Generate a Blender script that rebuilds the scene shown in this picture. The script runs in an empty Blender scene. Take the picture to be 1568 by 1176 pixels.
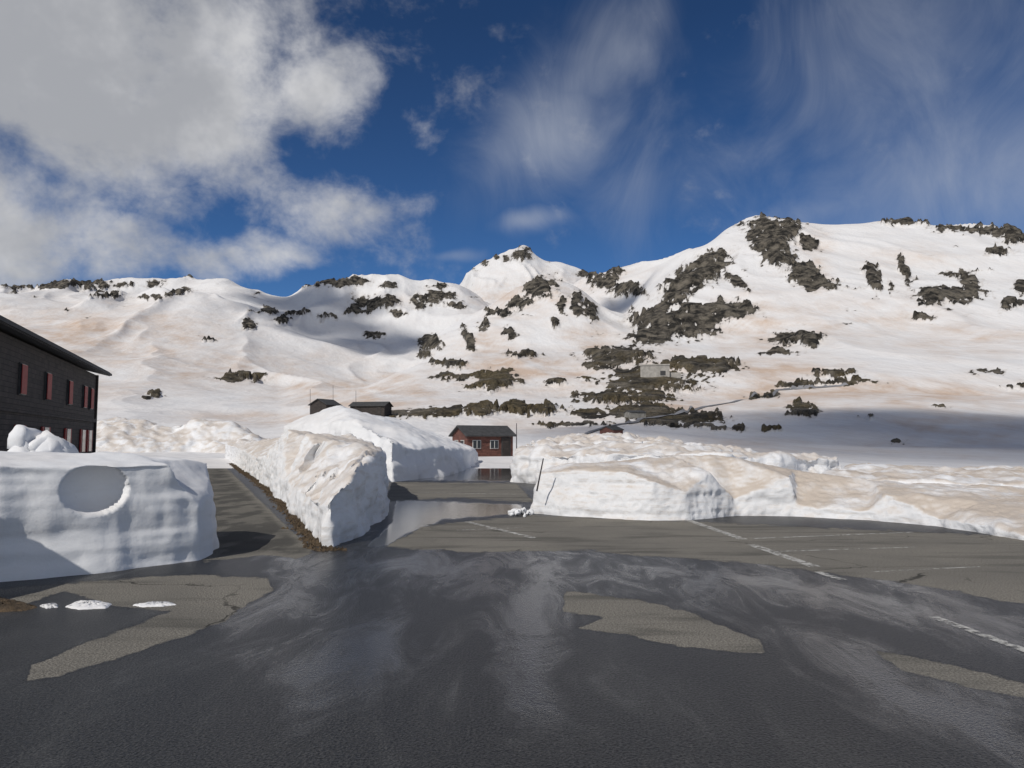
import bpy, bmesh, math, random
import numpy as np
from mathutils import Vector, Matrix
from mathutils.geometry import delaunay_2d_cdt
random.seed(4); np.random.seed(4)
scene=bpy.context.scene
F=1150.0; H=1.6; P=math.atan(87/1150.0)
CP,SP=math.cos(P),math.sin(P)
# ---------- survey helpers (bearing / elevation read from the photograph) ----------
def ray(u,v):
    a=(u-784)/F; b=(588-v)/F
    y=CP-b*SP; z=SP+b*CP
    return a/y, z/y
def gpt(u,v,z=0.0):
    t,s=ray(u,v); Y=(z-H)/s
    return (t*Y,Y)
def at(u,v,Y):
    t,s=ray(u,v); return (t*Y,Y,H+s*Y)
def proj(X,Y,Z):
    Z=Z-H; fw=Y*CP+Z*SP; up=-Y*SP+Z*CP
    return 784+F*X/fw, 588-F*up/fw
# ---------- numpy noise ----------
def _h(i,j,k,s):
    n=(i*374761393+j*668265263+k*2147483647+s*974634777)&0xFFFFFFFF
    n=((n^(n>>13))*1274126177)&0xFFFFFFFF
    n=(n^(n>>16))&0xFFFF
    return n/65535.0
def n3(x,y,z,s=0):
    xi=np.floor(x).astype(np.int64); yi=np.floor(y).astype(np.int64); zi=np.floor(z).astype(np.int64)
    fx=x-xi; fy=y-yi; fz=z-zi
    fx=fx*fx*fx*(fx*(fx*6-15)+10); fy=fy*fy*fy*(fy*(fy*6-15)+10); fz=fz*fz*fz*(fz*(fz*6-15)+10)
    r=0
    for a in (0,1):
        wx=fx if a else 1-fx
        for b in (0,1):
            wy=fy if b else 1-fy
            for c in (0,1):
                wz=fz if c else 1-fz
                r=r+wx*wy*wz*_h(xi+a,yi+b,zi+c,s)
    return r*2-1
def n2(x,y,s=0):
    xi=np.floor(x).astype(np.int64); yi=np.floor(y).astype(np.int64)
    fx=x-xi; fy=y-yi
    fx=fx*fx*fx*(fx*(fx*6-15)+10); fy=fy*fy*fy*(fy*(fy*6-15)+10)
    k=np.zeros_like(xi)
    return ((_h(xi,yi,k,s)*(1-fx)+_h(xi+1,yi,k,s)*fx)*(1-fy)+(_h(xi,yi+1,k,s)*(1-fx)+_h(xi+1,yi+1,k,s)*fx)*fy)*2-1
def fbm2(x,y,o=4,s=0,g=0.5):
    r=0;a=1;t=0
    for i in range(o):
        r=r+a*n2(x*2**i+i*17.3,y*2**i-i*9.1,s+i); t+=a; a*=g
    return r/t
def fbm3(x,y,z,o=3,s=0,g=0.5):
    r=0;a=1;t=0
    for i in range(o):
        r=r+a*n3(x*2**i+i*7.3,y*2**i-i*9.1,z*2**i+3.3*i,s+i); t+=a; a*=g
    return r/t
def sst(a,b,x):
    t=np.clip((x-a)/(b-a),0,1); return t*t*(3-2*t)
# ---------- node helpers ----------
class NT:
    def __init__(s,nt): s.nt=nt; s.N=nt.nodes; s.L=nt.links
    def put(s,inp,v):
        if v is None: return
        if isinstance(v,bpy.types.NodeSocket): s.L.new(v,inp)
        else: inp.default_value=v
    def m(s,op,a,b=None,c=None,clamp=False):
        n=s.N.new('ShaderNodeMath'); n.operation=op; n.use_clamp=clamp
        s.put(n.inputs[0],a); s.put(n.inputs[1],b); s.put(n.inputs[2],c); return n.outputs[0]
    def noise(s,vec,scale,detail=4,rough=0.5,dist=0.0,out=0):
        n=s.N.new('ShaderNodeTexNoise'); s.put(n.inputs['Vector'],vec); n.inputs['Scale'].default_value=scale
        n.inputs['Detail'].default_value=detail; n.inputs['Roughness'].default_value=rough; n.inputs['Distortion'].default_value=dist
        return n.outputs[out]
    def mapr(s,x,a,b,c=0.0,d=1.0,smooth=True):
        n=s.N.new('ShaderNodeMapRange'); n.interpolation_type='SMOOTHSTEP' if smooth else 'LINEAR'
        s.put(n.inputs[0],x); n.inputs[1].default_value=a; n.inputs[2].default_value=b
        s.put(n.inputs[3],c); s.put(n.inputs[4],d); return n.outputs[0]
    def mix(s,f,a,b,mode='MIX'):
        n=s.N.new('ShaderNodeMix'); n.data_type='RGBA'; n.blend_type=mode
        s.put(n.inputs[0],f)
        for i,v in ((6,a),(7,b)):
            if isinstance(v,tuple) and len(v)==3: v=(*v,1)
            s.put(n.inputs[i],v)
        return n.outputs[2]
    def fmix(s,f,a,b):
        n=s.N.new('ShaderNodeMix'); n.data_type='FLOAT'; s.put(n.inputs[0],f); s.put(n.inputs[2],a); s.put(n.inputs[3],b); return n.outputs[0]
    def scale(s,vec,v):
        n=s.N.new('ShaderNodeVectorMath'); n.operation='MULTIPLY'; s.L.new(vec,n.inputs[0]); n.inputs[1].default_value=v; return n.outputs[0]
    def attr(s,name):
        n=s.N.new('ShaderNodeAttribute'); n.attribute_name=name; return n.outputs['Fac']
    def pos(s): return s.N.new('ShaderNodeNewGeometry').outputs['Position']
    def nz(s):
        g=s.N.new('ShaderNodeNewGeometry'); x=s.N.new('ShaderNodeSeparateXYZ'); s.L.new(g.outputs['Normal'],x.inputs[0]); return x.outputs[2]
    def bump(s,h,strength,dist,normal=None):
        n=s.N.new('ShaderNodeBump'); n.inputs['Strength'].default_value=strength; n.inputs['Distance'].default_value=dist
        s.L.new(h,n.inputs['Height']); 
        if normal is not None: s.L.new(normal,n.inputs['Normal'])
        return n.outputs[0]
def newmat(name):
    m=bpy.data.materials.new(name); m.use_nodes=True; t=NT(m.node_tree)
    b=m.node_tree.nodes['Principled BSDF']; return m,t,b
def simple(name,col,rough=0.8,var=0.25,sc=3.0,bump=0.0,bscale=20,stretch=(1,1,1)):
    m,t,b=newmat(name); p=t.scale(t.pos(),stretch)
    n=t.noise(p,sc,6,0.6)
    k=t.mapr(n,0.3,0.7)
    c=t.mix(k,tuple(c*(1-var) for c in col),tuple(min(1,c*(1+var)) for c in col))
    t.L.new(c,b.inputs['Base Color']); b.inputs['Roughness'].default_value=rough
    if bump>0: t.L.new(t.bump(t.noise(p,bscale,4),bump,0.02),b.inputs['Normal'])
    return m
def link(o):
    scene.collection.objects.link(o); return o
def meshobj(name,verts,faces,mats=(),smooth=False):
    me=bpy.data.meshes.new(name); me.from_pydata([tuple(v) for v in verts],[],faces); me.update()
    for m in mats: me.materials.append(m)
    if smooth: me.polygons.foreach_set('use_smooth',[True]*len(me.polygons))
    return link(bpy.data.objects.new(name,me))
def gridobj(name,X,Y,Z,mat,attrs={},keep=None):
    R,C=X.shape
    co=np.stack([X,Y,Z],-1).reshape(-1,3).astype(np.float32)
    idx=np.arange(R*C).reshape(R,C)
    q=np.stack([idx[:-1,:-1],idx[:-1,1:],idx[1:,1:],idx[1:,:-1]],-1).reshape(-1,4)
    if keep is not None: q=q[keep.reshape(-1)]
    me=bpy.data.meshes.new(name)
    me.vertices.add(len(co)); me.vertices.foreach_set('co',co.reshape(-1))
    me.loops.add(q.size); me.loops.foreach_set('vertex_index',q.reshape(-1).astype(np.int32))
    me.polygons.add(len(q)); me.polygons.foreach_set('loop_start',np.arange(0,q.size,4,dtype=np.int32))
    me.polygons.foreach_set('use_smooth',np.ones(len(q),dtype=bool))
    me.update(calc_edges=True); me.materials.append(mat)
    for k,a in attrs.items():
        at_=me.attributes.new(k,'FLOAT','POINT'); at_.data.foreach_set('value',a.reshape(-1).astype(np.float32))
    return link(bpy.data.objects.new(name,me))

# ================= MATERIALS =================
def snow_bank_mat(name,dust,dcol=(0.50,0.43,0.36),base=(0.765,0.775,0.79)):
    m,t,b=newmat(name); p=t.pos()
    up=t.nz()
    n=t.noise(p,0.9,6,0.62)
    n2_=t.noise(t.scale(p,(1,1,6)),1.8,6,0.7)
    f=t.m('MULTIPLY',t.mapr(up,0.2,0.85,0.06,1.0),t.mapr(n,0.3,0.58))
    f=t.m('MULTIPLY',f,dust,clamp=True)
    g=t.m('MULTIPLY',t.mapr(n2_,0.46,0.68),0.5*dust)
    f=t.m('MAXIMUM',f,g,clamp=True)
    c=t.mix(f,base,dcol)
    fine=t.mapr(t.noise(p,16,5,0.7),0.60,0.75)
    c=t.mix(t.m('MULTIPLY',fine,0.45*dust),c,(0.20,0.15,0.10))
    t.L.new(c,b.inputs['Base Color']); b.inputs['Roughness'].default_value=0.75
    b.inputs['Specular IOR Level'].default_value=0.3
    h=t.m('ADD',t.m('MULTIPLY',t.noise(p,3,3,0.5),0.8),t.m('MULTIPLY',t.noise(p,40,3,0.65),0.16))
    h=t.m('ADD',h,t.m('MULTIPLY',t.noise(p,11,4,.6),.35*dust))
    t.L.new(t.bump(h,0.34,0.04+0.07*dust),b.inputs['Normal'])
    return m
M_snow=snow_bank_mat('cut_snow',0.2)
M_snowd=snow_bank_mat('dusty_snow',0.95)
M_snowm=snow_bank_mat('old_snow',0.8)

def terrain_mat():
    m,t,b=newmat('mountain_snow_rock'); p=t.pos()
    rock=t.attr('rock'); dust=t.attr('dust'); grass=t.attr('grass')
    fine=t.noise(p,0.09,6,0.68)
    fine2=t.noise(p,0.7,4,0.6)
    r=t.m('ADD',rock,t.m('MULTIPLY',t.m('SUBTRACT',fine,0.5),1.15))
    r=t.m('ADD',r,t.m('MULTIPLY',t.m('SUBTRACT',fine2,0.5),0.4))
    rf=t.mapr(r,-0.03,0.05)
    rn=t.noise(p,0.10,6,0.66)
    rc=t.mix(t.mapr(rn,0.38,0.66),(0.022,0.021,0.019),(0.175,0.155,0.125))
    gc=t.mix(t.mapr(fine2,0.3,0.7),(0.045,0.038,0.022),(0.14,0.112,0.068))
    gf=t.m('MULTIPLY',grass,t.mapr(t.noise(p,0.06,4,0.6),0.38,0.62),clamp=True)
    rc=t.mix(gf,rc,gc)
    dn=t.noise(p,0.010,5,0.62,1.2)
    dn2=t.noise(t.scale(p,(1,0.3,1)),0.07,5,0.65,0.8)
    dv=t.mapr(t.m('ADD',t.m('MULTIPLY',dn,0.5),t.m('MULTIPLY',dn2,0.5)),0.34,0.66,0.0,1.0)
    d=t.m('MULTIPLY',t.m('MULTIPLY',dust,1.45),t.m('ADD',t.m('MULTIPLY',dv,0.72),0.28),clamp=True)
    sc=t.mix(d,(0.735,0.735,0.735),(0.55,0.435,0.35))
    fr=t.m('MULTIPLY',t.mapr(r,-0.45,-0.02),0.35)
    sc=t.mix(fr,sc,(0.42,0.37,0.32))
    c=t.mix(rf,sc,rc)
    t.L.new(c,b.inputs['Base Color']); b.inputs['Roughness'].default_value=0.85
    b.inputs['Specular IOR Level'].default_value=0.12
    hs=t.m('ADD',t.m('MULTIPLY',t.noise(t.scale(p,(1,.55,1)),0.035,5,0.58),5.0),t.m('MULTIPLY',t.noise(p,0.5,3,0.6),0.15))
    hr=t.m('MULTIPLY',t.m('MULTIPLY',rn,9.0),rf)
    t.L.new(t.bump(t.m('ADD',hs,hr),0.75,1.0),b.inputs['Normal'])
    return m

# ================= TERRAIN =================
tcol=np.linspace(-1.15,1.15,1250)
NR=820
Yrow=20*np.exp(np.linspace(0,math.log(4300/20),NR))
def layer(pts):
    T=[];S=[];YY=[]
    for u,v,Y in pts:
        a,s=ray(u,v); T.append(a); S.append(H+s*Y); YY.append(Y)
    T=np.array(T)
    return np.interp(tcol,T,YY),np.interp(tcol,T,S)
flat=lambda Y,z=-0.03:(np.full_like(tcol,Y),np.full_like(tcol,z))
L=[flat(20),flat(34)]
L.append(layer([(-600,695,88),(0,695,88),(780,695,88),(950,700,70),(1100,715,52),(1350,712,50),(2200,712,48)]))
L.append(layer([(-600,668,165),(0,668,165),(400,664,165),(600,655,150),(800,650,160),(950,652,135),(1100,668,120),(1350,680,110),(2200,680,105)]))
L.append(layer([(-600,630,350),(0,628,350),(300,636,350),(430,642,330),(560,612,330),(700,600,340),(850,605,340),(950,606,330),(1100,612,320),(1300,600,310),(1568,605,300),(2200,600,300)]))
L.append(layer([(-600,575,600),(0,578,600),(300,598,620),(430,610,600),(500,600,560),(560,585,560),(640,545,590),(720,530,580),(850,535,560),(950,525,560),(1100,520,560),(1300,505,540),(1568,505,530),(2200,505,520)]))
L.append(layer([(-600,520,830),(0,520,830),(300,548,860),(450,580,850),(560,610,800),(615,605,800),(645,548,770),(675,508,780),(710,484,800),(760,456,800),(800,434,810),(850,417,820),(890,432,800),(925,470,790),(965,488,780),(1005,440,800),(1050,425,800),(1100,425,780),(1185,425,760),(1300,420,760),(1568,420,740),(2200,420,730)]))
L.append(layer([(-600,480,1050),(0,478,1050),(300,494,1080),(450,525,1080),(560,560,1080),(660,560,1080),(740,560,1050),(850,520,1030),(900,505,1020),(950,490,1020),(985,450,1020),(1010,422,1010),(1050,386,1010),(1080,372,1010),(1110,345,1010),(1150,334,1010),(1185,325,1010),(1250,333,1010),(1330,335,1010),(1380,338,1010),(1450,345,990),(1568,352,980),(2200,375,960)]))
L.append(layer([(-600,455,1300),(0,455,1300),(300,454,1300),(450,485,1300),(560,500,1300),(660,500,1300),(720,488,1300),(850,455,1300),(890,418,1300),(925,403,1300),(985,394,1320),(1050,388,1320),(1110,400,1300),(1185,400,1300),(1568,420,1300),(2200,440,1300)]))
L.append(layer([(-600,440,1560),(0,437,1560),(60,433,1560),(100,430,1560),(150,428,1560),(200,422,1560),(240,424,1560),(345,414,1560),(380,425,1570),(410,439,1600),(440,440,1600),(475,420,1560),(495,415,1560),(520,425,1560),(560,424,1560),(600,424,1560),(660,426,1560),(705,431,1560),(760,470,1600),(890,480,1600),(1050,470,1600),(2200,520,1600)]))
L.append(layer([(-600,480,2000),(500,480,2000),(700,485,2100),(890,485,2100),(1000,480,2000),(2200,600,2000)]))
L.append(layer([(-600,500,2800),(600,470,2800),(690,440,2800),(712,424,2800),(728,402,2800),(745,389,2800),(768,384,2800),(785,376,2800),(799,370,2800),(812,380,2800),(832,396,2800),(860,401,2800),(893,411,2800),(930,440,2800),(1000,480,2800),(2200,600,2800)]))
L.append(layer([(-600,640,4400),(2200,640,4400)]))
KY=np.array([a for a,_ in L]); KZ=np.array([b for _,b in L])
Z=np.zeros((NR,len(tcol)))
for c in range(len(tcol)):
    Z[:,c]=np.interp(np.log(Yrow),np.log(KY[:,c]),KZ[:,c])
def blur(A,sr,ax):
    k=np.exp(-0.5*(np.arange(-int(3*sr),int(3*sr)+1)/sr)**2); k/=k.sum()
    pad=[(0,0),(0,0)]; pad[ax]=(len(k)//2,len(k)//2)
    B=np.pad(A,pad,mode='edge'); out=np.zeros_like(A)
    for i,w in enumerate(k):
        out+=w*(B[i:i+A.shape[0],:] if ax==0 else B[:,i:i+A.shape[1]])
    return out
TX,TY=np.meshgrid(tcol,Yrow); X=TX*TY; Yg=TY
Zs=blur(blur(Z,5,0),3.5,1); Zf=blur(blur(Z,2,0),1.5,1)
k_=sst(1300,1900,Yg); Z=Zs*(1-k_)+Zf*k_
Up,Vp=proj(X,Yg,Z)
R=[(60,438,50,3),(110,434,50,4),(190,439,12,4),(235,433,12,4),(165,452,22,3),(235,458,22,3),(345,418,12,3),(300,421,30,2),(20,432,20,2),(150,440,15,4),(270,450,15,3),
(500,427,22,9),(545,431,20,6),(463,434,9,5),(405,477,16,4),(460,481,24,3),(380,497,10,6),(432,492,9,4),(500,486,12,4),
(562,466,20,11),(595,462,16,8),(610,480,12,4),(645,462,14,8),(672,455,22,8),(575,512,12,4),(540,478,12,5),(315,521,12,2),(365,580,35,5),(235,605,12,3),(222,611,8,2),(700,470,14,4),
(656,526,18,11),(646,542,8,7),(740,500,10,8),(716,518,7,18,.5),(762,480,20,4),(798,466,18,7,.4),(828,440,22,13,.4),(822,430,12,6),(885,466,9,16,.3),(905,478,7,16,.3),(860,468,5,14,.2),(780,512,8,8),(850,495,5,9,.3),
(925,432,20,10),(962,445,24,8),(902,418,16,5),(940,415,14,4),(800,390,16,9),(776,396,6,5),(738,403,5,7),(760,392,4,5),
(690,558,26,5),(708,578,38,5),(765,580,26,12),(752,592,14,10),(800,545,22,3),(735,595,20,3),(670,632,46,7),(740,630,32,5),(815,628,44,6),(620,634,30,3),
(945,547,44,13),(910,562,20,6),(900,580,12,3),(970,535,14,5),(1080,412,36,18,.5),(1055,430,42,16,.5),(1035,450,22,11,.3),(1112,474,36,12),(1125,432,20,6,-.5),(1100,392,12,7,.4),(1010,490,40,14),(1040,500,52,16),(1000,517,32,10),(1075,490,34,10),(985,488,14,7),(1060,475,18,6),(1020,470,34,6,.4),
(1185,368,20,34,.3),(1195,395,20,13),(1182,343,36,8),(1240,372,16,8,-.5),(1165,365,16,18),(1210,355,12,16),(1235,418,22,11,-.3),(1252,436,26,8),(1216,428,12,4),(1335,427,9,19,.2),(1385,413,5,20,.3),(1365,440,4,8),
(1455,450,46,9),(1484,440,14,18),(1410,488,20,4),(1430,460,20,7),(1385,341,34,3),(1470,350,38,5),(1530,356,40,5),(1558,366,20,6),(1530,386,20,4),(1465,418,24,4),(1555,467,16,5),(1560,440,10,8),
(1215,518,34,9),(1190,540,26,3),(1240,528,12,5),(1070,563,52,9),(1000,586,66,14),(970,575,36,12),(960,610,62,7),(915,604,34,5),(910,634,30,4),(1030,640,58,10),(985,632,52,8),(1230,628,18,9),(1275,573,30,5),(1300,586,40,3),(1220,590,26,3),(1510,568,26,3),(1560,592,22,2),(1130,657,9,3),(1080,655,34,3),(1170,606,20,3),(850,588,16,3),(1375,676,7,3),(1330,640,8,2),(1440,625,11,2),(880,650,40,3),(1180,660,16,3)]
def rocks(U,V):
    un=U+7*fbm2(U/16,V/9,3,41)+3*fbm2(U/5,V/4,2,47); vn=V+6*fbm2(U/18,V/8,3,43)+2*fbm2(U/5,V/3,2,49)
    rock=np.full_like(U,-1.2)
    for q in R:
        u,v,a,b=q[:4]; r=q[4] if len(q)>4 else 0
        c,s=math.cos(r),math.sin(r); dx=un-u; dy=vn-v
        x=(dx*c-dy*s)/(a*1.12); y=(dx*s+dy*c)/(b*1.12)
        rock=np.maximum(rock,np.clip((1-np.sqrt(x*x+y*y))*min(1.0,b/10+0.5),-1.2,0.42))
    st=fbm2((U+V*1.1)/8,(V-U*.35)/4.5,4,51,.6)
    return rock+0.75*st
rock=rocks(Up,Vp)
rk0=blur(blur(np.clip(rock+.3,0,1),5,0),5,1)
w=np.clip(Yg/1000,0,1.4)**1.35*sst(90,220,Yg)
rid=lambda x,y,s:1-np.abs(n2(x,y,s))*2
wx=X+60*fbm2(X/200,Yg/200,3,71); wy=Yg+60*fbm2(X/200,Yg/200,3,77)
rel=13*fbm2(wx/260,wy/300,2,1)+8*(rid((wx+wy*.35)/110,wy/240,11)-.3)+3.0*rid((wx+wy*.3)/46,wy/105,13)*(1+1.5*rk0)+0.35*(1+8*rk0)*rid(wx/20,wy/32,15)
far=sst(1800,2400,Yg)
rel2=16*(rid((wx+wy*.2)/110,wy/500,21)-.4)+6*rid(wx/45,wy/200,22)
Z=Z+w*((rel-3)*(1-far)+far*(rel2*.8-4))
Z=Z+sst(60,140,Yg)*0.5*fbm2(X/25,Yg/25,3,31)
U,V=proj(X,Yg,Z)
rock=rocks(U,V)
sc_=fbm2(U/26,V/7,4,61)-0.66+0.16*np.exp(-((V-440)/40)**2)-0.8*sst(520,560,V)
sc_=sc_+0.30*np.exp(-((V-436)/9)**2)*(U<700)
rock=np.maximum(rock,np.clip(sc_*2.4-0.25,-1,0.4))
rock[Yg<95]=-1
dr=[(120,520,260,60,.7),(300,560,250,40,.6),(60,590,160,40,.7),(560,600,160,35,.85),(800,575,160,35,.9),(820,460,100,40,.7),(750,530,60,30,.75),(900,520,60,30,.65),(1150,500,80,50,.7),(1180,570,130,28,.8),(1300,610,300,35,.9),(1450,660,220,50,.6),(1000,560,80,30,.7),(1250,400,30,50,.65),(1400,400,120,30,.35),(1300,490,220,40,.5),(1480,520,120,30,.6),(960,420,60,20,.35),(850,650,140,20,.7),(1050,620,120,20,.8),(420,640,160,14,.6),(600,460,70,16,.2),(200,490,200,26,.5),(1100,690,200,30,.5)]
dust=np.full_like(Z,0.10)
for u,v,a,b,k in dr:
    dust=np.maximum(dust,k*np.exp(-(((U-u)/a)**2+((V-v)/b)**2)))
dust=np.clip(dust*(0.85+0.9*fbm2(U/50+V/30,V/10-U/90,5,91,.6)),0,1)
grass=sst(520,570,V)*1.0
rk=sst(-0.1,0.3,rock)
Z=Z+rk*np.clip(Yg/700,0.1,1.3)*(3.0+6.5*fbm2(X/26,Yg/26,3,99,.55))
Z=np.maximum(Z,-0.03)
gridobj('mountain_terrain',X,Yg,Z,terrain_mat(),{'rock':rock,'dust':dust,'grass':grass})
def tz(x,y):
    t=x/y; c=(t-tcol[0])/(tcol[1]-tcol[0]); r=(math.log(y/20))/(math.log(4300/20)/(NR-1))
    c=min(max(c,0),len(tcol)-1.01); r=min(max(r,0),NR-1.01); i,j=int(r),int(c); a,b=r-i,c-j
    return (Z[i,j]*(1-b)+Z[i,j+1]*b)*(1-a)+(Z[i+1,j]*(1-b)+Z[i+1,j+1]*b)*a
def hit(u,v,y0=60):
    t,s=ray(u,v); y=y0
    while y<4000:
        if H+s*y<=tz(t*y,y): return (t*y,y,tz(t*y,y))
        y*=1.004
    return (t*y,y,H+s*y)
gm=simple('snow_ground',(0.68,0.67,0.66),0.85,0.06,0.3,0.3,4)
meshobj('ground',[(-6000,-6000,-0.08),(6000,-6000,-0.08),(6000,6000,-0.08),(-6000,6000,-0.08)],[(0,1,2,3)],[gm])

# ================= ASPHALT =================
def poly_sd(px,py,poly):
    n=len(poly); d=np.full(px.shape,1e9); inside=np.zeros(px.shape,bool)
    for i in range(n):
        x0,y0=poly[i]; x1,y1=poly[(i+1)%n]
        ex,ey=x1-x0,y1-y0; q=np.clip(((px-x0)*ex+(py-y0)*ey)/(ex*ex+ey*ey+1e-12),0,1)
        d=np.minimum(d,np.hypot(px-x0-q*ex,py-y0-q*ey))
        c=((y0>py)!=(y1>py))&(px<(x1-x0)*(py-y0)/(y1-y0+1e-12)+x0); inside^=c
    return np.where(inside,d,-d)
lot=[(-60,-40),(60,-40),(60,12),(9.5,15.2),(4,19),(0.9,20.5),(1.2,34),(2,64),(2,86),(-7,86),(-9,52),(-13,43),(-17,48),(-31,83),(-40,105),(-58,105),(-30,62),(-16,36),(-6.5,14),(-12,12),(-60,12)]
yr=np.concatenate([np.linspace(-40,1.5,30)[:-1],1.5*np.exp(np.linspace(0,math.log(106/1.5),620))])
tc=np.linspace(-1.25,1.25,640)
AX,AY=np.meshgrid(tc,yr)
sc2=np.where(AY<1.5,1.5+(1.5-AY)*1.0,AY)
AX=AX*sc2
ins=poly_sd(AX,AY,lot)
cen=(ins[:-1,:-1]+ins[1:,1:]+ins[1:,:-1]+ins[:-1,1:])/4
au,av=proj(AX,AY,np.zeros_like(AX)); ok=AY>2
au=np.where(ok,au,784); av=np.where(ok,av,3000)
D=[[(865,905),(900,908),(985,920),(1060,938),(1100,955),(1165,982),(1172,1002),(1120,998),(1040,990),(960,972),(885,962),(925,945),(862,938)],
[(1335,995),(1400,1006),(1568,1045),(1700,1070),(1700,1100),(1568,1068),(1480,1052),(1380,1025)],
[(410,886),(418,905),(380,925),(345,950),(300,968),(200,1000),(90,1035),(40,1042),(50,1020),(130,985),(200,960),(262,936),(180,930),(100,905),(40,925),(-60,930),(-60,905),(80,895),(250,882),(310,880)],
[(590,838),(650,805),(810,789),(1000,796),(1568,822),(1900,850),(1900,985),(1568,925),(1400,895),(1250,875),(1150,862),(1000,852),(900,843),(720,846)],
[(590,768),(600,738),(790,740),(820,770),(700,762)],
[(180,690),(320,690),(480,845),(455,856),(405,850),(313,860),(240,800),(250,700)]]
sd=np.full(au.shape,-200.0)
for poly in D: sd=np.maximum(sd,poly_sd(au,av,poly))
dry=np.clip(sd/12,-1,1)
ramp=np.clip(poly_sd(au,av,D[5])/10,0,1)
Wt=[[(606,764),(700,768),(800,772),(800,788),(680,796),(655,806),(615,822),(595,836),(560,838),(600,800)],[(640,706),(720,706),(795,704),(790,738),(700,736),(610,738)]]
Sh=[[(430,850),(590,845),(560,880),(470,935),(370,965),(330,955),(430,900)],[(740,870),(880,870),(860,960),(860,1100),(770,1100),(760,940)],[(980,862),(1300,885),(1568,945),(1568,1000),(1350,945),(1150,915),(980,890)],[(560,850),(900,850),(960,890),(600,890)],[(1200,960),(1568,1060),(1568,1176),(1350,1120)],[(380,1000),(600,940),(640,1000),(450,1100)]]
sw=np.full(au.shape,-200.0); ss=np.full(au.shape,-200.0)
for poly in Wt: sw=np.maximum(sw,poly_sd(au,av,poly)/6)
for poly in Sh: ss=np.maximum(ss,poly_sd(au,av,poly)/60)
pud=np.clip(sw,-1,1); sheen=np.clip(ss*.5+.45,0,1)
def asphalt():
    m,t,b=newmat('wet_asphalt'); p=t.pos(); d=t.attr('dry'); pu=t.attr('puddle'); she=t.attr('sheen'); ra=t.attr('ramp')
    nb=t.noise(p,3.6,7,0.74)
    dd=t.m('ADD',d,t.m('MULTIPLY',t.m('SUBTRACT',nb,0.5),1.5))
    df=t.mapr(dd,-0.06,0.10)
    grain=t.noise(p,60,3,0.85); vor=t.N.new('ShaderNodeTexVoronoi'); vor.inputs['Scale'].default_value=60; t.L.new(p,vor.inputs['Vector'])
    big=t.noise(p,0.5,6,0.6,0.5)
    streak=t.noise(t.scale(p,(1.3,0.45,1)),1.4,8,0.70,1.0)
    gf=t.mapr(grain,0.38,0.64)
    wet=t.mix(gf,(0.003,0.003,0.0035),(0.062,0.062,0.060))
    wet=t.mix(t.mapr(streak,0.45,0.72,0,.7),wet,t.mix(gf,(0.018,0.018,0.017),(0.10,0.099,0.094)))
    dr_=t.mix(gf,(0.10,0.093,0.078),(0.34,0.318,0.275))
    dr_=t.mix(t.mapr(big,0.35,0.7),dr_,t.mix(0.5,dr_,(0.12,0.115,0.105)))
    tyre=t.mapr(t.noise(t.scale(p,(.35,2.2,1)),0.9,5,.6,.5),.50,.66,0,.6)
    dr_=t.mix(tyre,dr_,(0.075,0.073,0.066))
    trk=t.mapr(t.noise(t.scale(p,(2.4,.9,1)),0.6,5,.6),.45,.55,.35,.8)
    dr_=t.mix(t.m('MULTIPLY',ra,trk),dr_,(0.055,0.054,0.05))
    edge=t.mapr(t.m('ABSOLUTE',t.m('SUBTRACT',dd,-0.14)),0.0,0.2,.5,0)
    vc=t.N.new('ShaderNodeTexVoronoi'); vc.feature='DISTANCE_TO_EDGE'; vc.inputs['Scale'].default_value=0.28
    wp=t.N.new('ShaderNodeVectorMath'); wp.operation='ADD'; t.L.new(p,wp.inputs[0]); t.L.new(t.scale(t.noise(p,1.3,4,0.6,out=1),(0.9,0.9,0)),wp.inputs[1]); t.L.new(wp.outputs[0],vc.inputs['Vector'])
    cr=t.m('MULTIPLY',t.mapr(vc.outputs[0],0.002,0.005,1.0,0.0),t.mapr(t.noise(p,0.35,3),0.5,0.58))
    wet=t.mix(edge,wet,(0.006,0.006,0.006))
    c=t.mix(df,wet,dr_); c=t.mix(t.m('MULTIPLY',cr,0.7),c,(0.012,0.012,0.012))
    t.L.new(c,b.inputs['Base Color'])
    sf=t.mapr(t.m('ADD',she,t.m('MULTIPLY',t.m('SUBTRACT',streak,.5),2.2)),.15,.85)
    rw=t.fmix(sf,.38,.13)
    film=t.mapr(t.m('ADD',pu,t.m('MULTIPLY',t.m('SUBTRACT',t.noise(t.scale(p,(1.5,.6,1)),2.0,6,.65),.5),1.6)),-.1,.35)
    rw=t.fmix(film,rw,0.05)
    t.L.new(t.fmix(df,rw,0.9),b.inputs['Roughness'])
    b.inputs['IOR'].default_value=1.40
    t.L.new(t.fmix(df,t.fmix(sf,.38,.6),0.15),b.inputs['Specular IOR Level'])
    hh=t.m('ADD',t.m('MULTIPLY',vor.outputs[0],0.7),grain)
    hh=t.m('MULTIPLY',hh,t.fmix(film,1.0,0.05))
    hh=t.m('MULTIPLY',hh,t.fmix(sf,1.0,0.35))
    t.L.new(t.bump(hh,0.7,0.010),b.inputs['Normal'])
    return m
gridobj('asphalt_road',AX,AY,np.zeros_like(AX),asphalt(),{'dry':dry,'puddle':pud,'sheen':sheen,'ramp':ramp},keep=cen>0)

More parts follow.
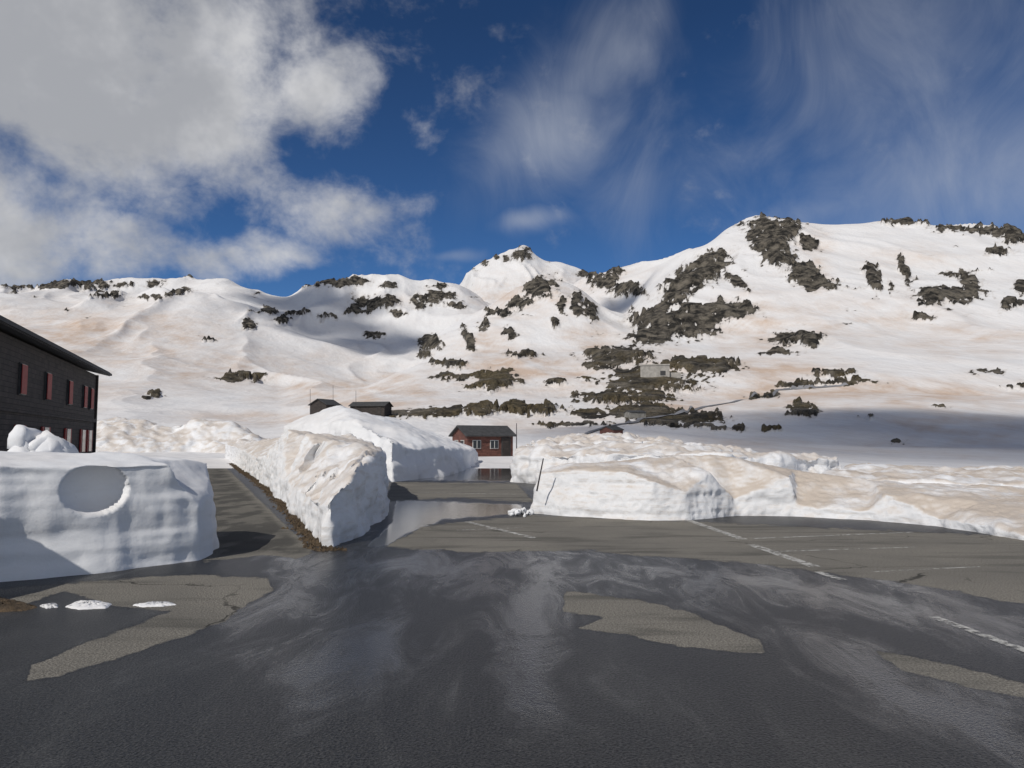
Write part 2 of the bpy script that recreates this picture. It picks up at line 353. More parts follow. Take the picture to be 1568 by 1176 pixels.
def paint():
    m,t,b=newmat('worn_white_paint'); p=t.pos()
    n=t.noise(p,9,7,0.78); f=t.mapr(n,0.42,0.56)
    b.inputs['Base Color'].default_value=(0.62,0.61,0.57,1); b.inputs['Roughness'].default_value=0.6
    t.L.new(t.m('MULTIPLY',f,0.75),b.inputs['Alpha']); return m
Mp=paint()
vs=[];fs=[]
def strip(a,b,w=0.1,n=12):
    ax,ay=gpt(*a); bx,by=gpt(*b); d=Vector((bx-ax,by-ay)); nn=Vector((-d.y,d.x)).normalized()*w/2
    k=len(vs)
    vs.extend([(ax-nn.x,ay-nn.y,.004),(bx-nn.x,by-nn.y,.004),(bx+nn.x,by+nn.y,.004),(ax+nn.x,ay+nn.y,.004)]); fs.append((k,k+1,k+2,k+3))
strip((715,799),(818,824),.12);strip((1055,797),(1138,826),.16);strip((1150,834),(1248,868),.16);strip((1150,825),(1400,815),.07)
strip((1335,876),(1500,868),.04);strip((1430,945),(1640,1022),.10);strip((1180,845),(1400,838),.05);strip((700,812),(800,808),.05);strip((640,754),(790,757),.10);strip((1252,876),(1290,888),.12)
meshobj('road_marking',vs,fs,[Mp])

# ================= SNOW BANKS =================
def bank(name,foot,inner=(),lean=0.12,vox=0.05,mat=M_snow,cuts=(),pre=None,amp=(0.10,0.03,0.02),flute=0.03,strata=0.02,wl=1.0,seed=0,sm=2):
    n=len(foot); area=sum(foot[i][0]*foot[(i+1)%n][1]-foot[(i+1)%n][0]*foot[i][1] for i in range(n))
    if area<0: foot=foot[::-1]
    ring=[]
    for i in range(n):
        p=Vector(foot[i][:2]); a=(p-Vector(foot[i-1][:2])).normalized(); b=(Vector(foot[(i+1)%n][:2])-p).normalized()
        nm=Vector((-(a+b).y,(a+b).x)).normalized(); ring.append(p+nm*lean*foot[i][2])
    co=ring+[Vector(q[:2]) for q in inner]; zz=[f[2] for f in foot]+[q[2] for q in inner]
    vo,eo,fo,ov,_,_=delaunay_2d_cdt(co,[],[list(range(n))],1,1e-5)
    bm=bmesh.new(); cap=[]
    idx={}
    for k,v in enumerate(vo):
        z=zz[ov[k][0]] if ov[k] else 1.0
        for o in ov[k]: idx[o]=k
        cap.append(bm.verts.new((v.x,v.y,z)))
    for f in fo: bm.faces.new([cap[i] for i in f])
    bot=[bm.verts.new((f[0],f[1],-0.25)) for f in foot]
    for i in range(n):
        j=(i+1)%n; bm.faces.new([bot[i],bot[j],cap[idx[j]],cap[idx[i]]])
    bm.faces.new(bot[::-1])
    bmesh.ops.recalc_face_normals(bm,faces=bm.faces)
    me=bpy.data.meshes.new(name); bm.to_mesh(me); bm.free()
    o=link(bpy.data.objects.new(name,me))
    md=o.modifiers.new('r','REMESH'); md.mode='VOXEL'; md.voxel_size=vox; md.use_smooth_shade=True
    md=o.modifiers.new('s','SMOOTH'); md.iterations=sm
    dg=bpy.context.evaluated_depsgraph_get(); ev=o.evaluated_get(dg); nm=bpy.data.meshes.new_from_object(ev)
    o.modifiers.clear(); o.data=nm
    N=len(nm.vertices); co=np.zeros(N*3); nm.vertices.foreach_get('co',co); co=co.reshape(-1,3)
    if pre is not None:
        co=pre(co); nm.vertices.foreach_set('co',co.reshape(-1)); nm.update()
    no=np.zeros(N*3); nm.vertices.foreach_get('normal',no) ; no=no.reshape(-1,3)
    x,y,z=co.T; side=1-np.clip(np.abs(no[:,2])*1.3,0,1)
    d=amp[0]*fbm3(x/1.3/wl,y/1.3/wl,z/1.0/wl,2,seed)+amp[1]*fbm3(x/.35/wl,y/.35/wl,z/.3/wl,2,seed+9)
    d+=-amp[2]*np.abs(fbm3(x/.15/wl,y/.15/wl,z/.12/wl,2,seed+19))
    d+=side*flute*fbm3(x*2.6/wl,y*2.6/wl,z*0.4/wl,2,seed+29)+side*strata*fbm3(x*.35,y*.35,z*4/wl,3,seed+39)
    co=co+no*d[:,None]
    for c,rad,dr_ in cuts:
        if callable(c): c=c(co)
        c=np.array(c); rad=np.array(rad); dr_=np.array(dr_,float); dr_/=np.linalg.norm(dr_)
        q=(co-c)/rad; e=dr_/rad
        A_=(e*e).sum(); B_=(q*e).sum(1); C_=(q*q).sum(1)-1
        inside=C_<0
        tt=(-B_+np.sqrt(np.maximum(B_*B_-A_*C_,0)))/A_
        co=np.where(inside[:,None],co+dr_[None,:]*tt[:,None],co)
    nm.vertices.foreach_set('co',co.reshape(-1)); nm.update()
    nm.materials.clear(); nm.materials.append(mat)
    nm.polygons.foreach_set('use_smooth',np.ones(len(nm.polygons),bool))
    return o
g=gpt
def gp(u,v,z): return (*g(u,v),z)
def surf(u,v,off):
    def f(co):
        U_,V_=proj(co[:,0],co[:,1],co[:,2]); k=(np.hypot(U_-u,V_-v)<8)
        if not k.any(): k=(np.hypot(U_-u,V_-v)<25)
        c=co[k]; p=c[np.argmin(c[:,1])]; return p+np.array(off)
    return f
dish=at(140,748,9.45)
bank('shade_block',[(-9.2,5.9,1.40),(-7.4,7.3,1.36),(-5.9,8.55,1.33),(-5.0,9.3,1.32),gp(268,864,1.32),gp(288,861,1.00),gp(313,858,0.74),(-4.15,10.8,0.85),(-4.6,12.0,1.3),(-5.5,12.6,1.3),(-8,12.2,1.4),(-12,9,1.5)],
     [(-4.95,10.4,1.38),(-5.6,10.4,1.44),(-6.3,9.6,1.42),(-7,9.6,1.46)],lean=0.14,vox=0.035,mat=M_snow,cuts=[((dish[0]+0.10,dish[1]-0.12,dish[2]),(0.33,0.50,0.31),(-.65,.76,0))],amp=(0.09,0.025,0.008),flute=0.06,strata=0.06,seed=3,sm=8)
bank('shade_block',[(-9.2,5.4,2.4),(-6.45,5.4,2.25),(-6.3,7.45,2.15),(-9.2,7.6,2.3)],[],lean=0.03,vox=0.07,mat=M_snowm,seed=8)  # unseen block added off frame to throw a shadow on the left block
wed=[gp(512,838,0.80),(-2.50,12.3,1.0),(-2.5,13.4,1.32),(-2.55,14.6,1.42),(-2.75,16.5,1.38),(-3.1,19.5,1.3),(-4.5,25,1.6),(-7,33,1.9),(-13,43,1.8),gp(345,702,1.3),gp(362,712,1.1),gp(395,736,0.85),gp(430,768,0.62),gp(465,810,0.58),gp(488,838,0.62)]
ip=[(-3.6,13.4,0.80),(-3.05,13.6,1.08),(-4.0,15.6,0.95),(-3.1,15.8,1.42),(-5.3,20.0,1.55),(-6.1,22.5,1.75)]+[at(545,680,17.2),at(510,670,18.6),at(470,664,20.5),at(440,657,24),at(400,661,30),at(370,660,36)]
def wpre(co):
    co=co.copy()
    b=sst(.2,.35,np.abs(n3(co[:,0]*2.2,co[:,1]*1.6,co[:,2]*0,5)))*(1-sst(14.5,17,co[:,1]))*sst(12,13,co[:,1])*sst(.5,.8,co[:,2])
    co[:,2]-=b*.13
    return co
bank('shade_block',wed,ip,lean=0.12,vox=0.042,mat=M_snowm,pre=wpre,cuts=[(surf(466,705,(0.05,0.15,0.12)),(0.50,1.0,0.46),(-.45,.75,-.45))],amp=(0.12,0.08,0.03),flute=0.03,strata=0.06,seed=13)
bank('snow_bank',[gp(600,738,1.7),gp(650,733,1.3),gp(690,728,1.3),gp(722,716,1.0),gp(733,706,0.9),(-4.5,60,1.5),(-10,60,2.5),(-14,50,2.6),(-13,40,2.4),(-7.5,33,2.4)],
     [(-8.2,37,3.05),(-10,42,3.6),(-5.5,40,2.3),(-4.8,34.5,2.1),(-7,48,2.8)],lean=0.35,vox=0.10,mat=M_snow,amp=(0.25,0.10,0.03),flute=0.10,strata=0.18,wl=1.8,seed=23)
bank('snow_bank',[(-66,88,2),(-54,86,1.6),(-44,88,1.8),(-38,90,1.7),(-31,88,1.2),(-26,86,1.0),(-26,96,1.2),(-44,104,1.4),(-66,104,1.2)],
     [(-56,94,3.8),(-50,95,4.4),(-44,94,3.6),(-38,94,4.1),(-32,93,2.8)],lean=0.8,vox=0.2,mat=M_snowm,amp=(0.7,0.35,0.1),flute=0.1,strata=0.1,wl=3,seed=33)
bank('shade_block',[gp(810,786,0.9),gp(860,790,0.95),gp(955,796,1.0),gp(1000,798,0.80),gp(1060,797,0.6),gp(1130,790,0.36),gp(1220,791,0.25),gp(1330,797,0.2),gp(1430,806,0.16),gp(1568,828,0.14),(11,11.0,0.2),(14,12.5,0.4),(12,16,0.55),(8.6,18,0.65),(5,20,1.0),(2.2,19.5,1.1),(0.7,18.4,1.0)],
     [(1.3,17.2,1.06),(2.6,16.8,1.12),(3.6,17.2,1.26),(4.8,17.3,1.32),(6,16.2,0.85),(4.2,16,0.98),(5,15.9,0.8),(7.5,15.2,0.58),(9,14.3,0.45),(6.5,17.5,0.95),(8,16.8,0.72),(7,14.9,.42),(8.3,14.0,.36),(9.3,13.0,.32)],lean=0.28,vox=0.04,mat=M_snowd,amp=(0.05,0.05,0.035),flute=0.04,strata=0.09,seed=43,sm=14)
bank('snow_bank',[gp(778,738,1.0),gp(830,742,1.1),(3,25,1.2),(7,24,1.2),(12,27,1.0),(13,33,0.8),(7,34,1.1),(2,36,1.4),(1,40,1.3),(0.2,33,1.2)],
     [(1,29.5,1.3),(3,28.5,1.4),(4.5,29,1.5),(6,28.5,1.4),(9,29,1.0)],lean=0.15,vox=0.08,mat=M_snowm,amp=(0.25,0.12,0.05),flute=0.06,strata=0.12,seed=53)
bank('snow_bank',[(1.2,50,1.2),(3,46,1.4),(7,44,1.4),(13,46,1.0),(17,50,0.6),(14,60,0.8),(8,62,1.6),(2.4,66,1.5)],
     [(4,53,2.0),(7,53,2.1),(11,53,1.5)],lean=0.5,vox=0.14,mat=M_snowm,amp=(0.45,0.3,0.08),flute=0.06,strata=0.08,wl=1.5,seed=63)
bank('snow_bank',[(9.5,24,0.5),(13,21.5,0.4),(18,22,0.4),(22,30,0.5),(14,31,0.6)],[(13,26,0.8),(17,26,0.6)],lean=0.5,vox=0.1,mat=M_snowd,amp=(0.2,0.1,0.03),seed=73)
def rubble(name,cx,cy,rx,ry,n,s0,s1,hmax,mat,seed,hz=0.0):
    rnd=random.Random(seed); bm=bmesh.new()
    for i in range(n):
        a=rnd.uniform(0,6.28); q=rnd.random()**0.6; x=cx+rx*q*math.cos(a); y=cy+ry*q*math.sin(a)
        s=rnd.uniform(s0,s1); z=hz+max(0,(1-q)*hmax)*rnd.uniform(0.5,1)+s*0.2
        mt=Matrix.Translation((x,y,z))@Matrix.Rotation(rnd.uniform(0,6),4,Vector((rnd.random(),rnd.random(),rnd.random())).normalized())@Matrix.Diagonal((s*rnd.uniform(.6,1.3),s*rnd.uniform(.6,1.3),s*rnd.uniform(.5,1),1))
        r_=bmesh.ops.create_cube(bm,size=1.0)
        bmesh.ops.subdivide_edges(bm,edges=list({e for v in r_['verts'] for e in v.link_edges}),cuts=4,use_grid_fill=True)
        bm.verts.ensure_lookup_table()
        new=[v for v in bm.verts if not v.tag]
        for v in new:
            v.tag=True; c=v.co; L_=c.length; k=.62/L_; c=c*(1-.45)+c*k*.45; v.co=mt@c
    me=bpy.data.meshes.new(name); bm.to_mesh(me); bm.free()
    N=len(me.vertices); co=np.zeros(N*3); me.vertices.foreach_get('co',co); co=co.reshape(-1,3)
    no=np.zeros(N*3); me.vertices.foreach_get('normal',no); no=no.reshape(-1,3)
    d=(s0+s1)*0.5*(0.4*fbm3(co[:,0]/s1,co[:,1]/s1,co[:,2]/s1,3,seed)-0.2*np.abs(fbm3(co[:,0]*3/s1,co[:,1]*3/s1,co[:,2]*3/s1,2,seed+5)))
    co+=no*d[:,None]; me.vertices.foreach_set('co',co.reshape(-1)); me.update(); me.materials.append(mat)
    me.polygons.foreach_set('use_smooth',np.ones(len(me.polygons),bool))
    return link(bpy.data.objects.new(name,me))
rubble('snow_rubble',-9.1,14.3,1.0,0.9,110,0.2,0.55,1.75,M_snow,5)
rubble('snow_rubble',-8.8,14.3,0.75,0.5,40,0.25,0.5,0.7,M_snow,25,0.75)
rubble('snow_rubble',0.2,16.4,0.25,0.5,26,0.04,0.13,0.12,M_snow,6)
rubble('snow_rubble',4.6,29,2.4,1.2,80,0.15,0.45,1.7,M_snowm,8)
rubble('snow_rubble',1.8,62,1.2,6,70,0.25,0.7,1.6,M_snowm,10)
rubble('snow_rubble',7,45,4,1.5,70,0.2,0.6,1.5,M_snowm,14)
def flatpatch(name,pts,h,mat,seed):
    w_=[g(*p) for p in pts]; cx=sum(p[0] for p in w_)/len(w_); cy=sum(p[1] for p in w_)/len(w_)
    V_=[];n=64;rings=8
    ring=[]
    for i in range(n):
        f=i/n*len(w_); a=int(f); b=f-a; p,q=w_[a%len(w_)],w_[(a+1)%len(w_)]
        ring.append((p[0]*(1-b)+q[0]*b,p[1]*(1-b)+q[1]*b))
    V_.append((cx,cy,h)); rnd=random.Random(seed)
    for r in range(1,rings+1):
        k=r/rings
        for i in range(n):
            x=cx+(ring[i][0]-cx)*k; y=cy+(ring[i][1]-cy)*k
            V_.append((x+rnd.uniform(-.012,.012),y+rnd.uniform(-.012,.012),h*(1-k**3)*rnd.uniform(.6,1.2)+(-.01 if r==rings else 0.004)))
    F_=[(0,1+i,1+(i+1)%n) for i in range(n)]
    for r in range(rings-1):
        for i in range(n):
            a=1+r*n+i; b=1+r*n+(i+1)%n; F_.append((a,a+n,b+n,b))
    return meshobj(name,V_,F_,[mat],True)
flatpatch('snow_patch',[(98,930),(115,922),(150,921),(172,926),(165,932),(120,934)],0.03,M_snow,1)
flatpatch('snow_patch',[(200,927),(225,923),(262,923),(272,926),(250,929),(215,930)],0.018,M_snow,2)
flatpatch('snow_patch',[(60,928),(85,925),(90,930),(70,932)],0.02,M_snow,3)
Mdirt=simple('dirt',(0.075,0.052,0.03),0.95,0.5,8,0.8,60)
flatpatch('dirt_patch',[(-60,915),(0,915),(30,922),(62,930),(40,936),(0,938),(-60,945)],0.04,Mdirt,4)
vv=[];ff=[]
edge=[(352,710),(372,724),(400,744),(432,774),(462,812),(484,842),(512,842)]
rnd=random.Random(2)
for i in range(len(edge)-1):
    x0,y0=g(*edge[i]); x1,y1=g(*edge[i+1]); Ln=math.hypot(x1-x0,y1-y0)
    for k in range(int(Ln*90)+6):
        b=rnd.random(); x=x0*(1-b)+x1*b+rnd.gauss(0.05,.09); y=y0*(1-b)+y1*b+rnd.gauss(0,.06)
        s=rnd.uniform(.015,.06); hh=rnd.uniform(.01,.06); a=rnd.uniform(0,6.28); n0=len(vv)
        for q in range(3): vv.append((x+s*math.cos(a+q*2.1),y+s*math.sin(a+q*2.1),0.001))
        vv.append((x+rnd.uniform(-.02,.02),y,hh)); ff+= [(n0,n0+1,n0+3),(n0+1,n0+2,n0+3),(n0+2,n0,n0+3)]
meshobj('grass_verge',vv,ff,[Mdirt])

# ================= BUILDINGS =================
def box(bm,c,s,mi=0,rot=None):
    M=Matrix.Translation(c)@(rot or Matrix())@Matrix.Diagonal((s[0],s[1],s[2],1))
    r=bmesh.ops.create_cube(bm,size=1,matrix=M)
    for v in r['verts']:
        for f in v.link_faces: f.material_index=mi
def part(name,parent,fn,mats):
    bm=bmesh.new(); fn(bm); me=bpy.data.meshes.new(name); bm.to_mesh(me); bm.free()
    for m in mats: me.materials.append(m)
    o=link(bpy.data.objects.new(name,me)); o.parent=parent; return o
def empty(name,loc,rz):
    e=link(bpy.data.objects.new(name,None)); e.location=loc; e.rotation_euler=(0,0,rz); return e
def planks(name,col,sc=1.0,axis=2,var=.5):
    m,t,b=newmat(name)
    tc_=t.N.new('ShaderNodeTexCoord').outputs['Object']
    x=t.N.new('ShaderNodeSeparateXYZ'); t.L.new(tc_,x.inputs[0])
    f=t.m('FRACT',t.m('MULTIPLY',x.outputs[axis],5.5*sc)); row=t.m('FLOOR',t.m('MULTIPLY',x.outputs[axis],5.5*sc))
    cv=t.N.new('ShaderNodeCombineXYZ'); t.L.new(row,cv.inputs[2]); t.L.new(t.m('ADD',x.outputs[0],x.outputs[1]) if axis==2 else x.outputs[2],cv.inputs[0])
    n=t.noise(cv.outputs[0],1.3,6,.7); n_=t.noise(tc_,12,5,.7)
    c=t.mix(t.mapr(t.m('ADD',t.m('MULTIPLY',n,.6),t.m('MULTIPLY',n_,.4)),.35,.65),tuple(c*(1-var) for c in col),tuple(c*(1+var) for c in col))
    gap=t.mapr(f,0.03,0.12)
    c=t.mix(gap,(0.006,0.006,0.006),c); t.L.new(c,b.inputs['Base Color']); b.inputs['Roughness'].default_value=.8
    t.L.new(t.bump(gap,.8,.02),b.inputs['Normal']); return m
Mdark=planks('dark_timber',(0.036,0.028,0.024),0.8,var=.7)
Mred=simple('red_shutter',(0.30,0.03,0.025),.6,.2,6)
Mroof=simple('roof_slate',(0.05,0.05,0.05),.8,.3,3,.3,20)
Mglass,_t,_b=newmat('window_glass'); _b.inputs['Base Color'].default_value=(0.02,0.025,0.03,1); _b.inputs['Roughness'].default_value=0.08
Mwhite=simple('white_frame',(0.6,0.59,0.56),.6,.08,5)
Mstone=simple('grey_stone',(0.22,0.21,0.19),.9,.3,1.5,.5,8)
Mhut=planks('brown_red_boards',(0.13,0.052,0.038),1.2)
Mconc=simple('concrete',(0.36,0.34,0.31),.9,.2,.6,.3,4)
C=Vector((-28.3,51,0)); dvec=Vector((7.2,-20,0)); ang=math.atan2(dvec.y,dvec.x)
B=empty('dark_timber_building',C,ang)
Lb=34; Wd=11; Hb=6.05
part('walls',B,lambda bm:box(bm,(Lb/2,-Wd/2,Hb/2-0.2),(Lb,Wd,Hb+0.4)),[Mdark])
def roof(bm):
    o=0.7; z0=Hb; zr=Hb+1.5
    pts=[]
    for x in (-.6,Lb+o):
        pts+= [bm.verts.new((x,o,z0-0.0)),bm.verts.new((x,o,z0+0.28)),bm.verts.new((x,-Wd/2,zr+0.28)),bm.verts.new((x,-Wd-o,z0+0.28)),bm.verts.new((x,-Wd-o,z0)),bm.verts.new((x,-Wd/2,zr))]
    a,b=pts[:6],pts[6:]
    for i in range(6):
        j=(i+1)%6; bm.faces.new([a[i],a[j],b[j],b[i]])
    bm.faces.new(a[::-1]); bm.faces.new(b)
    for x in (0,Lb):
        bm.faces.new([bm.verts.new((x,0,Hb)),bm.verts.new((x,-Wd,Hb)),bm.verts.new((x,-Wd/2,zr))])
    bmesh.ops.recalc_face_normals(bm,faces=bm.faces)
part('roof',B,roof,[Mroof])
def win(bm):
    for fl,z in enumerate((4.35,1.6)):
        for x in (2.0,4.2,8.6,13.8,18.5,23.5,28.5):
            box(bm,(x,0.03,z),(1.0,0.08,1.45),0)
            box(bm,(x,0.09,z),(0.9,0.06,1.35),1)
def sh(bm):
    for z in (4.35,1.6):
        for x in (2.0,4.2,8.6,13.8,18.5,23.5,28.5):
            if z>3: box(bm,(x,0.12,z),(0.86,0.06,1.3))
            else: box(bm,(x-0.66,0.06,z),(0.34,0.08,1.4)); box(bm,(x+0.66,0.06,z),(0.34,0.08,1.4))
part('windows',B,win,[Mroof,Mglass]); part('shutters',B,sh,[Mred])
def trims(bm):
    box(bm,(Lb/2,0.06,2.95),(Lb,0.1,0.22)); box(bm,(0.1,0.05,Hb/2),(0.25,0.14,Hb)); box(bm,(-0.5,-1.2,0.7),(0.9,1.6,2.4))
part('trim',B,trims,[Mdark])
part('gutter',B,lambda bm:box(bm,(Lb/2,0.78,Hb+0.1),(Lb+1.2,0.12,0.14)),[Mroof])

def hut(name,loc,rz,L_,W_,hw,hr,wall,windows=True,door=True,ov=0.35):
    E_=empty(name,loc,rz)
    def w(bm):
        v=[bm.verts.new(c) for c in ((-L_/2,-W_/2,-1),(L_/2,-W_/2,-1),(L_/2,W_/2,-1),(-L_/2,W_/2,-1),(-L_/2,-W_/2,hw),(L_/2,-W_/2,hw),(L_/2,W_/2,hw),(-L_/2,W_/2,hw),(-L_/2,0,hr),(L_/2,0,hr))]
        for f in ((0,1,5,4),(2,3,7,6),(1,2,6,9,5),(3,0,4,8,7),(3,2,1,0)): bm.faces.new([v[i] for i in f])
    part('walls',E_,w,[wall])
    def r(bm):
        sl=(hr-hw)/(W_/2); th=.14; ye=W_/2+ov; ze=hw-sl*ov
        for s in (-1,1):
            q=[]
            for x in (-L_/2-ov,L_/2+ov):
                q+=[bm.verts.new((x,0,hr+.01)),bm.verts.new((x,s*ye,ze+.01)),bm.verts.new((x,s*ye,ze+th)),bm.verts.new((x,0,hr+th))]
            for i in range(4):
                j=(i+1)%4; bm.faces.new([q[i],q[j],q[4+j],q[4+i]])
            bm.faces.new(q[:4]); bm.faces.new(q[4:])
        bmesh.ops.recalc_face_normals(bm,faces=bm.faces)
    part('roof',E_,r,[Mroof])
    if windows:
        def wf(bm):
            for x in (-L_*.3,L_*.08):
                box(bm,(x,-W_/2-.03,hw*.58),(.9,.06,.85),0); box(bm,(x,-W_/2-.07,hw*.58),(.78,.04,.73),1); box(bm,(x,-W_/2-.10,hw*.58),(.05,.03,.73),0)
            for y in (-W_*.2,W_*.2):
                box(bm,(-L_/2-.03,y,hw*.58),(.06,.8,.85),0); box(bm,(-L_/2-.07,y,hw*.58),(.04,.68,.73),1)
        part('windows',E_,wf,[Mwhite,Mglass])
    if door:
        def df(bm):
            box(bm,(L_*.34,-W_/2-.04,.95),(1.0,.08,2.0),0); box(bm,(L_*.34,-W_/2-.09,.95),(.82,.04,1.85),1)
        part('door',E_,df,[Mroof,Mdark])
    return E_
Yh=74
hut('red_wooden_hut',((738-784)/F*Yh,Yh+1.5,0),math.radians(28),5.0,3.6,2.15,3.0,Mhut,ov=0.3)
p=at(498,633,170); hut('dark_hut',(p[0],p[1],p[2]-.3),math.radians(65),5,4.6,2.2,3.4,Mdark,windows=False,door=False)
p=at(568,635,175); hut('dark_hut',(p[0],p[1],p[2]),math.radians(-12),8.4,4.5,2.0,2.9,Mdark,windows=False)
q=hit(1003,578); k=q[1]/F
BK=empty('concrete_bunker',(q[0],q[1],q[2]),math.radians(-10))
def bk(bm):
    box(bm,(0,3,6*k),(44*k,6,18*k+2)); box(bm,(-1*k,-.02+3,15.5*k+1.1),(47*k,6.5,2*k))
part('walls',BK,bk,[Mconc])
part('opening',BK,lambda bm:box(bm,(12*k,-.05,6*k),(8*k,.1,7*k)),[Mroof])
part('wing_wall',BK,lambda bm:box(bm,(30*k,2,1*k),(18*k,1.2,12*k)),[Mconc])
q=hit(972,640); k=q[1]/F
hut('stone_hut',(q[0],q[1],q[2]),0.2,24*k,4,7*k,10*k,Mstone,windows=False,door=False,ov=.1)
q=hit(936,668); k=q[1]/F
hut('red_shed',(q[0],q[1],q[2]),0.5,18*k,3,9*k,14*k,Mhut,windows=False,door=False,ov=.1)
pts=[hit(u,v) for u,v in ((880,672),(905,662),(950,650),(1000,640),(1050,630),(1100,620),(1150,608),(1190,598),(1240,592),(1300,588))]
vv=[];ff=[]
for i in range(len(pts)-1):
    for j in range(20):
        b=j/20; x=pts[i][0]*(1-b)+pts[i+1][0]*b; y=pts[i][1]*(1-b)+pts[i+1][1]*b
        for o_ in (-1.6,-.5,.5,1.6): vv.append((x,y+o_,tz(x,y+o_)+.15))
for i in range(len(vv)//4-1):
    for k_ in range(3): a=i*4+k_; ff.append((a,a+1,a+5,a+4))
meshobj('mountain_road',vv,ff,[simple('far_asphalt',(0.20,0.20,0.21),.8,.3,.2)],True)
Mpole=simple('pole_paint',(0.05,0.04,0.04),.5,.2,4)
def pole(name,base,top,r):
    b=Vector(base);t_=Vector(top); d=t_-b; bm=bmesh.new()
    bmesh.ops.create_cone(bm,cap_ends=True,segments=12,radius1=r,radius2=r*.7,depth=d.length,matrix=Matrix.Translation((b+t_)/2)@d.to_track_quat('Z','Y').to_matrix().to_4x4())
    me=bpy.data.meshes.new(name); bm.to_mesh(me); bm.free(); me.materials.append(Mpole); link(bpy.data.objects.new(name,me))
pole('snow_stake',at(822,752,16.3),at(832,702,16.2),.018)
for u,v,Y in ((545,620,172),(475,618,165),(510,612,175)):
    a=at(u,640,Y); b=at(u,v-22,Y); pole('utility_pole',a,b,.06)
pole('snow_stake',at(791,690,60),at(791,648,60),.04)

# ================= SUN / ADDED SHADE CLOUDS =================
tv=Vector((0.43,0.57,-0.68)).normalized(); el=math.asin(-tv.z)
def cloudmat():
    m,t,b=newmat('shade_cloud_vapour'); p=t.pos()
    b.inputs['Base Color'].default_value=(.85,.85,.86,1); b.inputs['Roughness'].default_value=1
    n=t.noise(p,0.012,5,.6); t.L.new(t.mapr(n,.35,.65,.14,.5),b.inputs['Alpha']); return m
Mcl=cloudmat()
def shade_cloud(target,hgt,rx,ry,seed):  # out-of-view cloud added up-sun of the target to cast shade there
    c=Vector(target)-tv*(hgt/-tv.z)
    rnd=random.Random(seed); bm=bmesh.new()
    for i in range(16):
        a=rnd.uniform(0,6.28); q=rnd.random()**.5*.75; s=rnd.uniform(.22,.42)
        bmesh.ops.create_icosphere(bm,subdivisions=4,radius=1,matrix=Matrix.Translation((rx*q*math.cos(a),ry*q*math.sin(a),rnd.uniform(-.1,.1)*rx))@Matrix.Diagonal((rx*s,ry*s,min(rx,ry)*s*.5,1)))
    me=bpy.data.meshes.new('shade_cloud'); bm.to_mesh(me); bm.free(); me.materials.append(Mcl)
    N=len(me.vertices); co=np.zeros(N*3); me.vertices.foreach_get('co',co); co=co.reshape(-1,3); no=np.zeros(N*3); me.vertices.foreach_get('normal',no); no=no.reshape(-1,3)
    s=min(rx,ry)*.4; co+=no*(s*.7*fbm3(co[:,0]/s,co[:,1]/s,co[:,2]/s,4,seed))[:,None]
    me.vertices.foreach_set('co',co.reshape(-1)); me.polygons.foreach_set('use_smooth',np.ones(len(me.polygons),bool)); me.update()
    o=link(bpy.data.objects.new('shade_cloud',me)); o.location=c
shade_cloud((52,108,5),1500,58,56,1)
q=hit(550,515); shade_cloud(q,3200,140,220,2)
q=hit(480,455); shade_cloud((q[0],q[1],q[2]),3400,150,110,3)
q=hit(950,470); shade_cloud((q[0],q[1],q[2]),3400,60,60,5)

# ================= WORLD =================
wld=bpy.data.worlds.new('World'); scene.world=wld; wld.use_nodes=True
t=NT(wld.node_tree); bg=wld.node_tree.nodes['Background']
sky=t.N.new('ShaderNodeTexSky'); sky.sky_type='NISHITA'; sky.sun_disc=False; sky.sun_elevation=el; sky.sun_rotation=math.atan2(-tv.x,-tv.y)
sky.altitude=2000; sky.air_density=1.0; sky.dust_density=0.3; sky.ozone_density=2.0
gvec=t.N.new('ShaderNodeTexCoord').outputs['Generated']
sx=t.N.new('ShaderNodeSeparateXYZ'); t.L.new(gvec,sx.inputs[0]); dx,dy,dz=sx.outputs
az=t.m('ARCTAN2',dx,dy); ele=t.m('ARCSINE',dz)
wn=t.N.new('ShaderNodeSeparateXYZ'); t.L.new(t.noise(gvec,5,3,.6,out=1),wn.inputs[0])
azw=t.m('ADD',az,t.m('MULTIPLY',t.m('SUBTRACT',wn.outputs[0],.5),.14)); elw=t.m('ADD',ele,t.m('MULTIPLY',t.m('SUBTRACT',wn.outputs[1],.5),.10))
def azel(u,v):
    a,s=ray(u,v); return math.atan(a), math.atan2(s,math.sqrt(1+a*a))
def blobs(lst):
    out=None
    for u,v,ru,rv,w_,rot in lst:
        A,E_=azel(u,v); ra=ru/F; re=rv/F; c,s=math.cos(rot),math.sin(rot)
        x=t.m('SUBTRACT',azw,A); y=t.m('SUBTRACT',elw,E_)
        xr=t.m('MULTIPLY',t.m('ADD',t.m('MULTIPLY',x,c),t.m('MULTIPLY',y,s)),1/ra)
        yr_=t.m('MULTIPLY',t.m('SUBTRACT',t.m('MULTIPLY',y,c),t.m('MULTIPLY',x,s)),1/re)
        d=t.m('ADD',t.m('MULTIPLY',xr,xr),t.m('MULTIPLY',yr_,yr_))
        e=t.m('MULTIPLY',t.m('EXPONENT',t.m('MULTIPLY',d,-1.0)),w_)
        out=e if out is None else t.m('MAXIMUM',out,e)
    return out
cum=blobs([(60,60,390,190,1.2,0),(320,100,210,150,1.1,0),(470,140,110,100,.92,-.6),(110,240,210,40,.75,0),(60,370,200,60,1.0,0),(500,330,150,70,.92,-.2),(430,385,120,40,.85,0),(290,395,90,35,.8,0),(645,215,60,35,.6,-.5),(-400,200,350,300,1.2,0)])
back_fill=t.mapr(dy,.25,-.5,0,.7)  # unseen cloud cover added behind the camera to whiten the ambient light
cum=t.m('MAXIMUM',cum,back_fill)
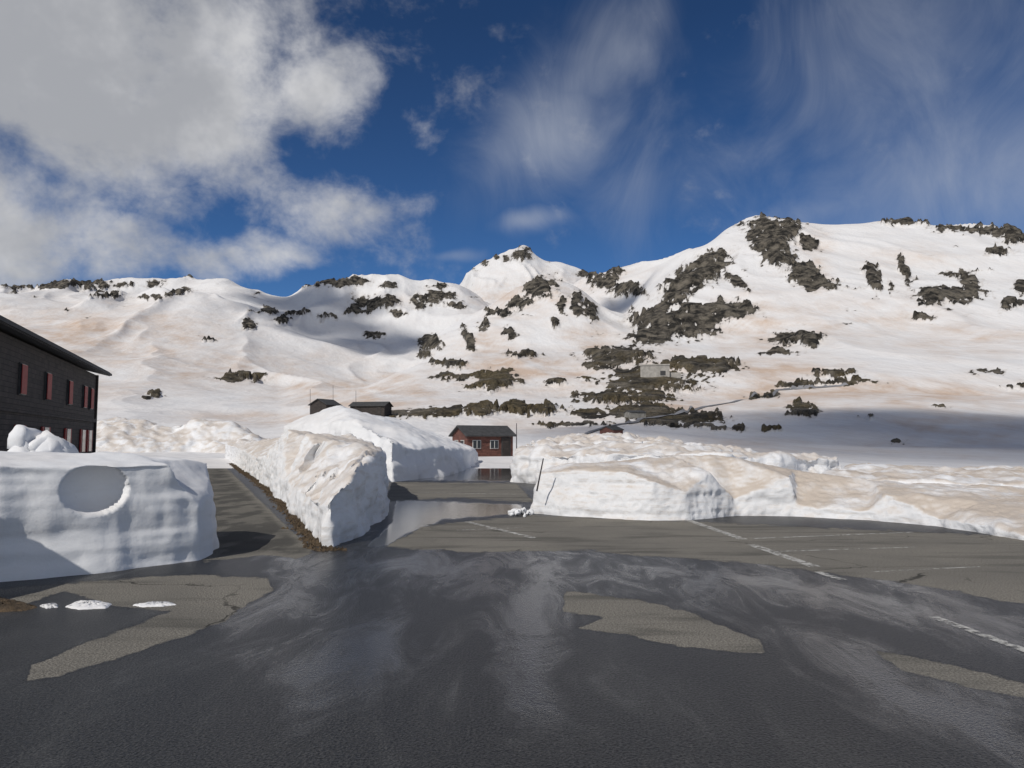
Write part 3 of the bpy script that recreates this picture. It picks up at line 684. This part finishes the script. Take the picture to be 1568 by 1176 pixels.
cir=blobs([(960,90,90,170,.72,-.55),(880,210,220,80,.7,.5),(800,350,70,26,.9,0),(1330,130,200,210,.6,-.5),(1480,260,260,140,.72,0),(1100,260,260,90,.5,.2),(690,400,60,14,.6,0),(1250,330,200,40,.5,0),(2000,200,400,250,.6,0)])
n1=t.noise(t.scale(gvec,(1,1,1.4)),5.0,6,.60,.25)
nf=t.noise(t.scale(gvec,(1,1,1.2)),15,5,.62,.2)
nn_=t.m('ADD',t.m('MULTIPLY',n1,.6),t.m('MULTIPLY',nf,.4))
cm=t.mapr(t.m('ADD',cum,t.m('MULTIPLY',t.m('SUBTRACT',nn_,.5),2.7)),.20,1.05)
sh_=t.N.new('ShaderNodeMapping'); sh_.inputs['Rotation'].default_value=(0,math.radians(-50),0); sh_.inputs['Scale'].default_value=(1,1,.55); t.L.new(gvec,sh_.inputs[0])
n3_=t.noise(sh_.outputs[0],8,6,.62,.9); n4=t.noise(gvec,3.5,3,.55)
cm2=t.mapr(t.m('ADD',cir,t.m('MULTIPLY',t.m('SUBTRACT',t.m('ADD',t.m('MULTIPLY',n3_,.5),t.m('MULTIPLY',n4,.5)),.5),1.8)),.12,1.4)
cm2=t.m('MULTIPLY',cm2,.72)
tint=t.mix(1.0,sky.outputs[0],(0.28,0.48,0.71),'MULTIPLY')
grad=t.mapr(dz,.05,.5,1.15,.72,False)
gv=t.N.new('ShaderNodeVectorMath'); gv.operation='SCALE'; t.L.new(tint,gv.inputs[0]); t.L.new(grad,gv.inputs['Scale']); tint=gv.outputs[0]
shade=t.mapr(t.m('ADD',t.noise(gvec,6,5,.6),t.m('MULTIPLY',cm,-.10)),.28,.62)
ccol=t.mix(shade,(3.9,4.0,4.25),(6.6,6.6,6.7))
c1=t.mix(cm2,tint,(4.7,5.0,5.6))
c2=t.mix(t.m('MULTIPLY',cm,.95),c1,ccol)
t.L.new(c2,bg.inputs[0]); bg.inputs[1].default_value=0.10
sl=bpy.data.lights.new('sun','SUN'); sl.energy=3.1; sl.angle=math.radians(.5); sl.color=(1,.95,.88)
so=link(bpy.data.objects.new('sun',sl)); so.rotation_euler=tv.to_track_quat('-Z','Y').to_euler()
cd=bpy.data.cameras.new('camera'); cd.lens=F/1568*36; cd.sensor_width=36; cd.clip_end=20000; cd.clip_start=.05
co=link(bpy.data.objects.new('camera',cd)); co.location=(0,0,H); co.rotation_euler=(math.pi/2+P,0,0); scene.camera=co
scene.view_settings.view_transform='Standard'; scene.view_settings.look='None'; scene.view_settings.exposure=0
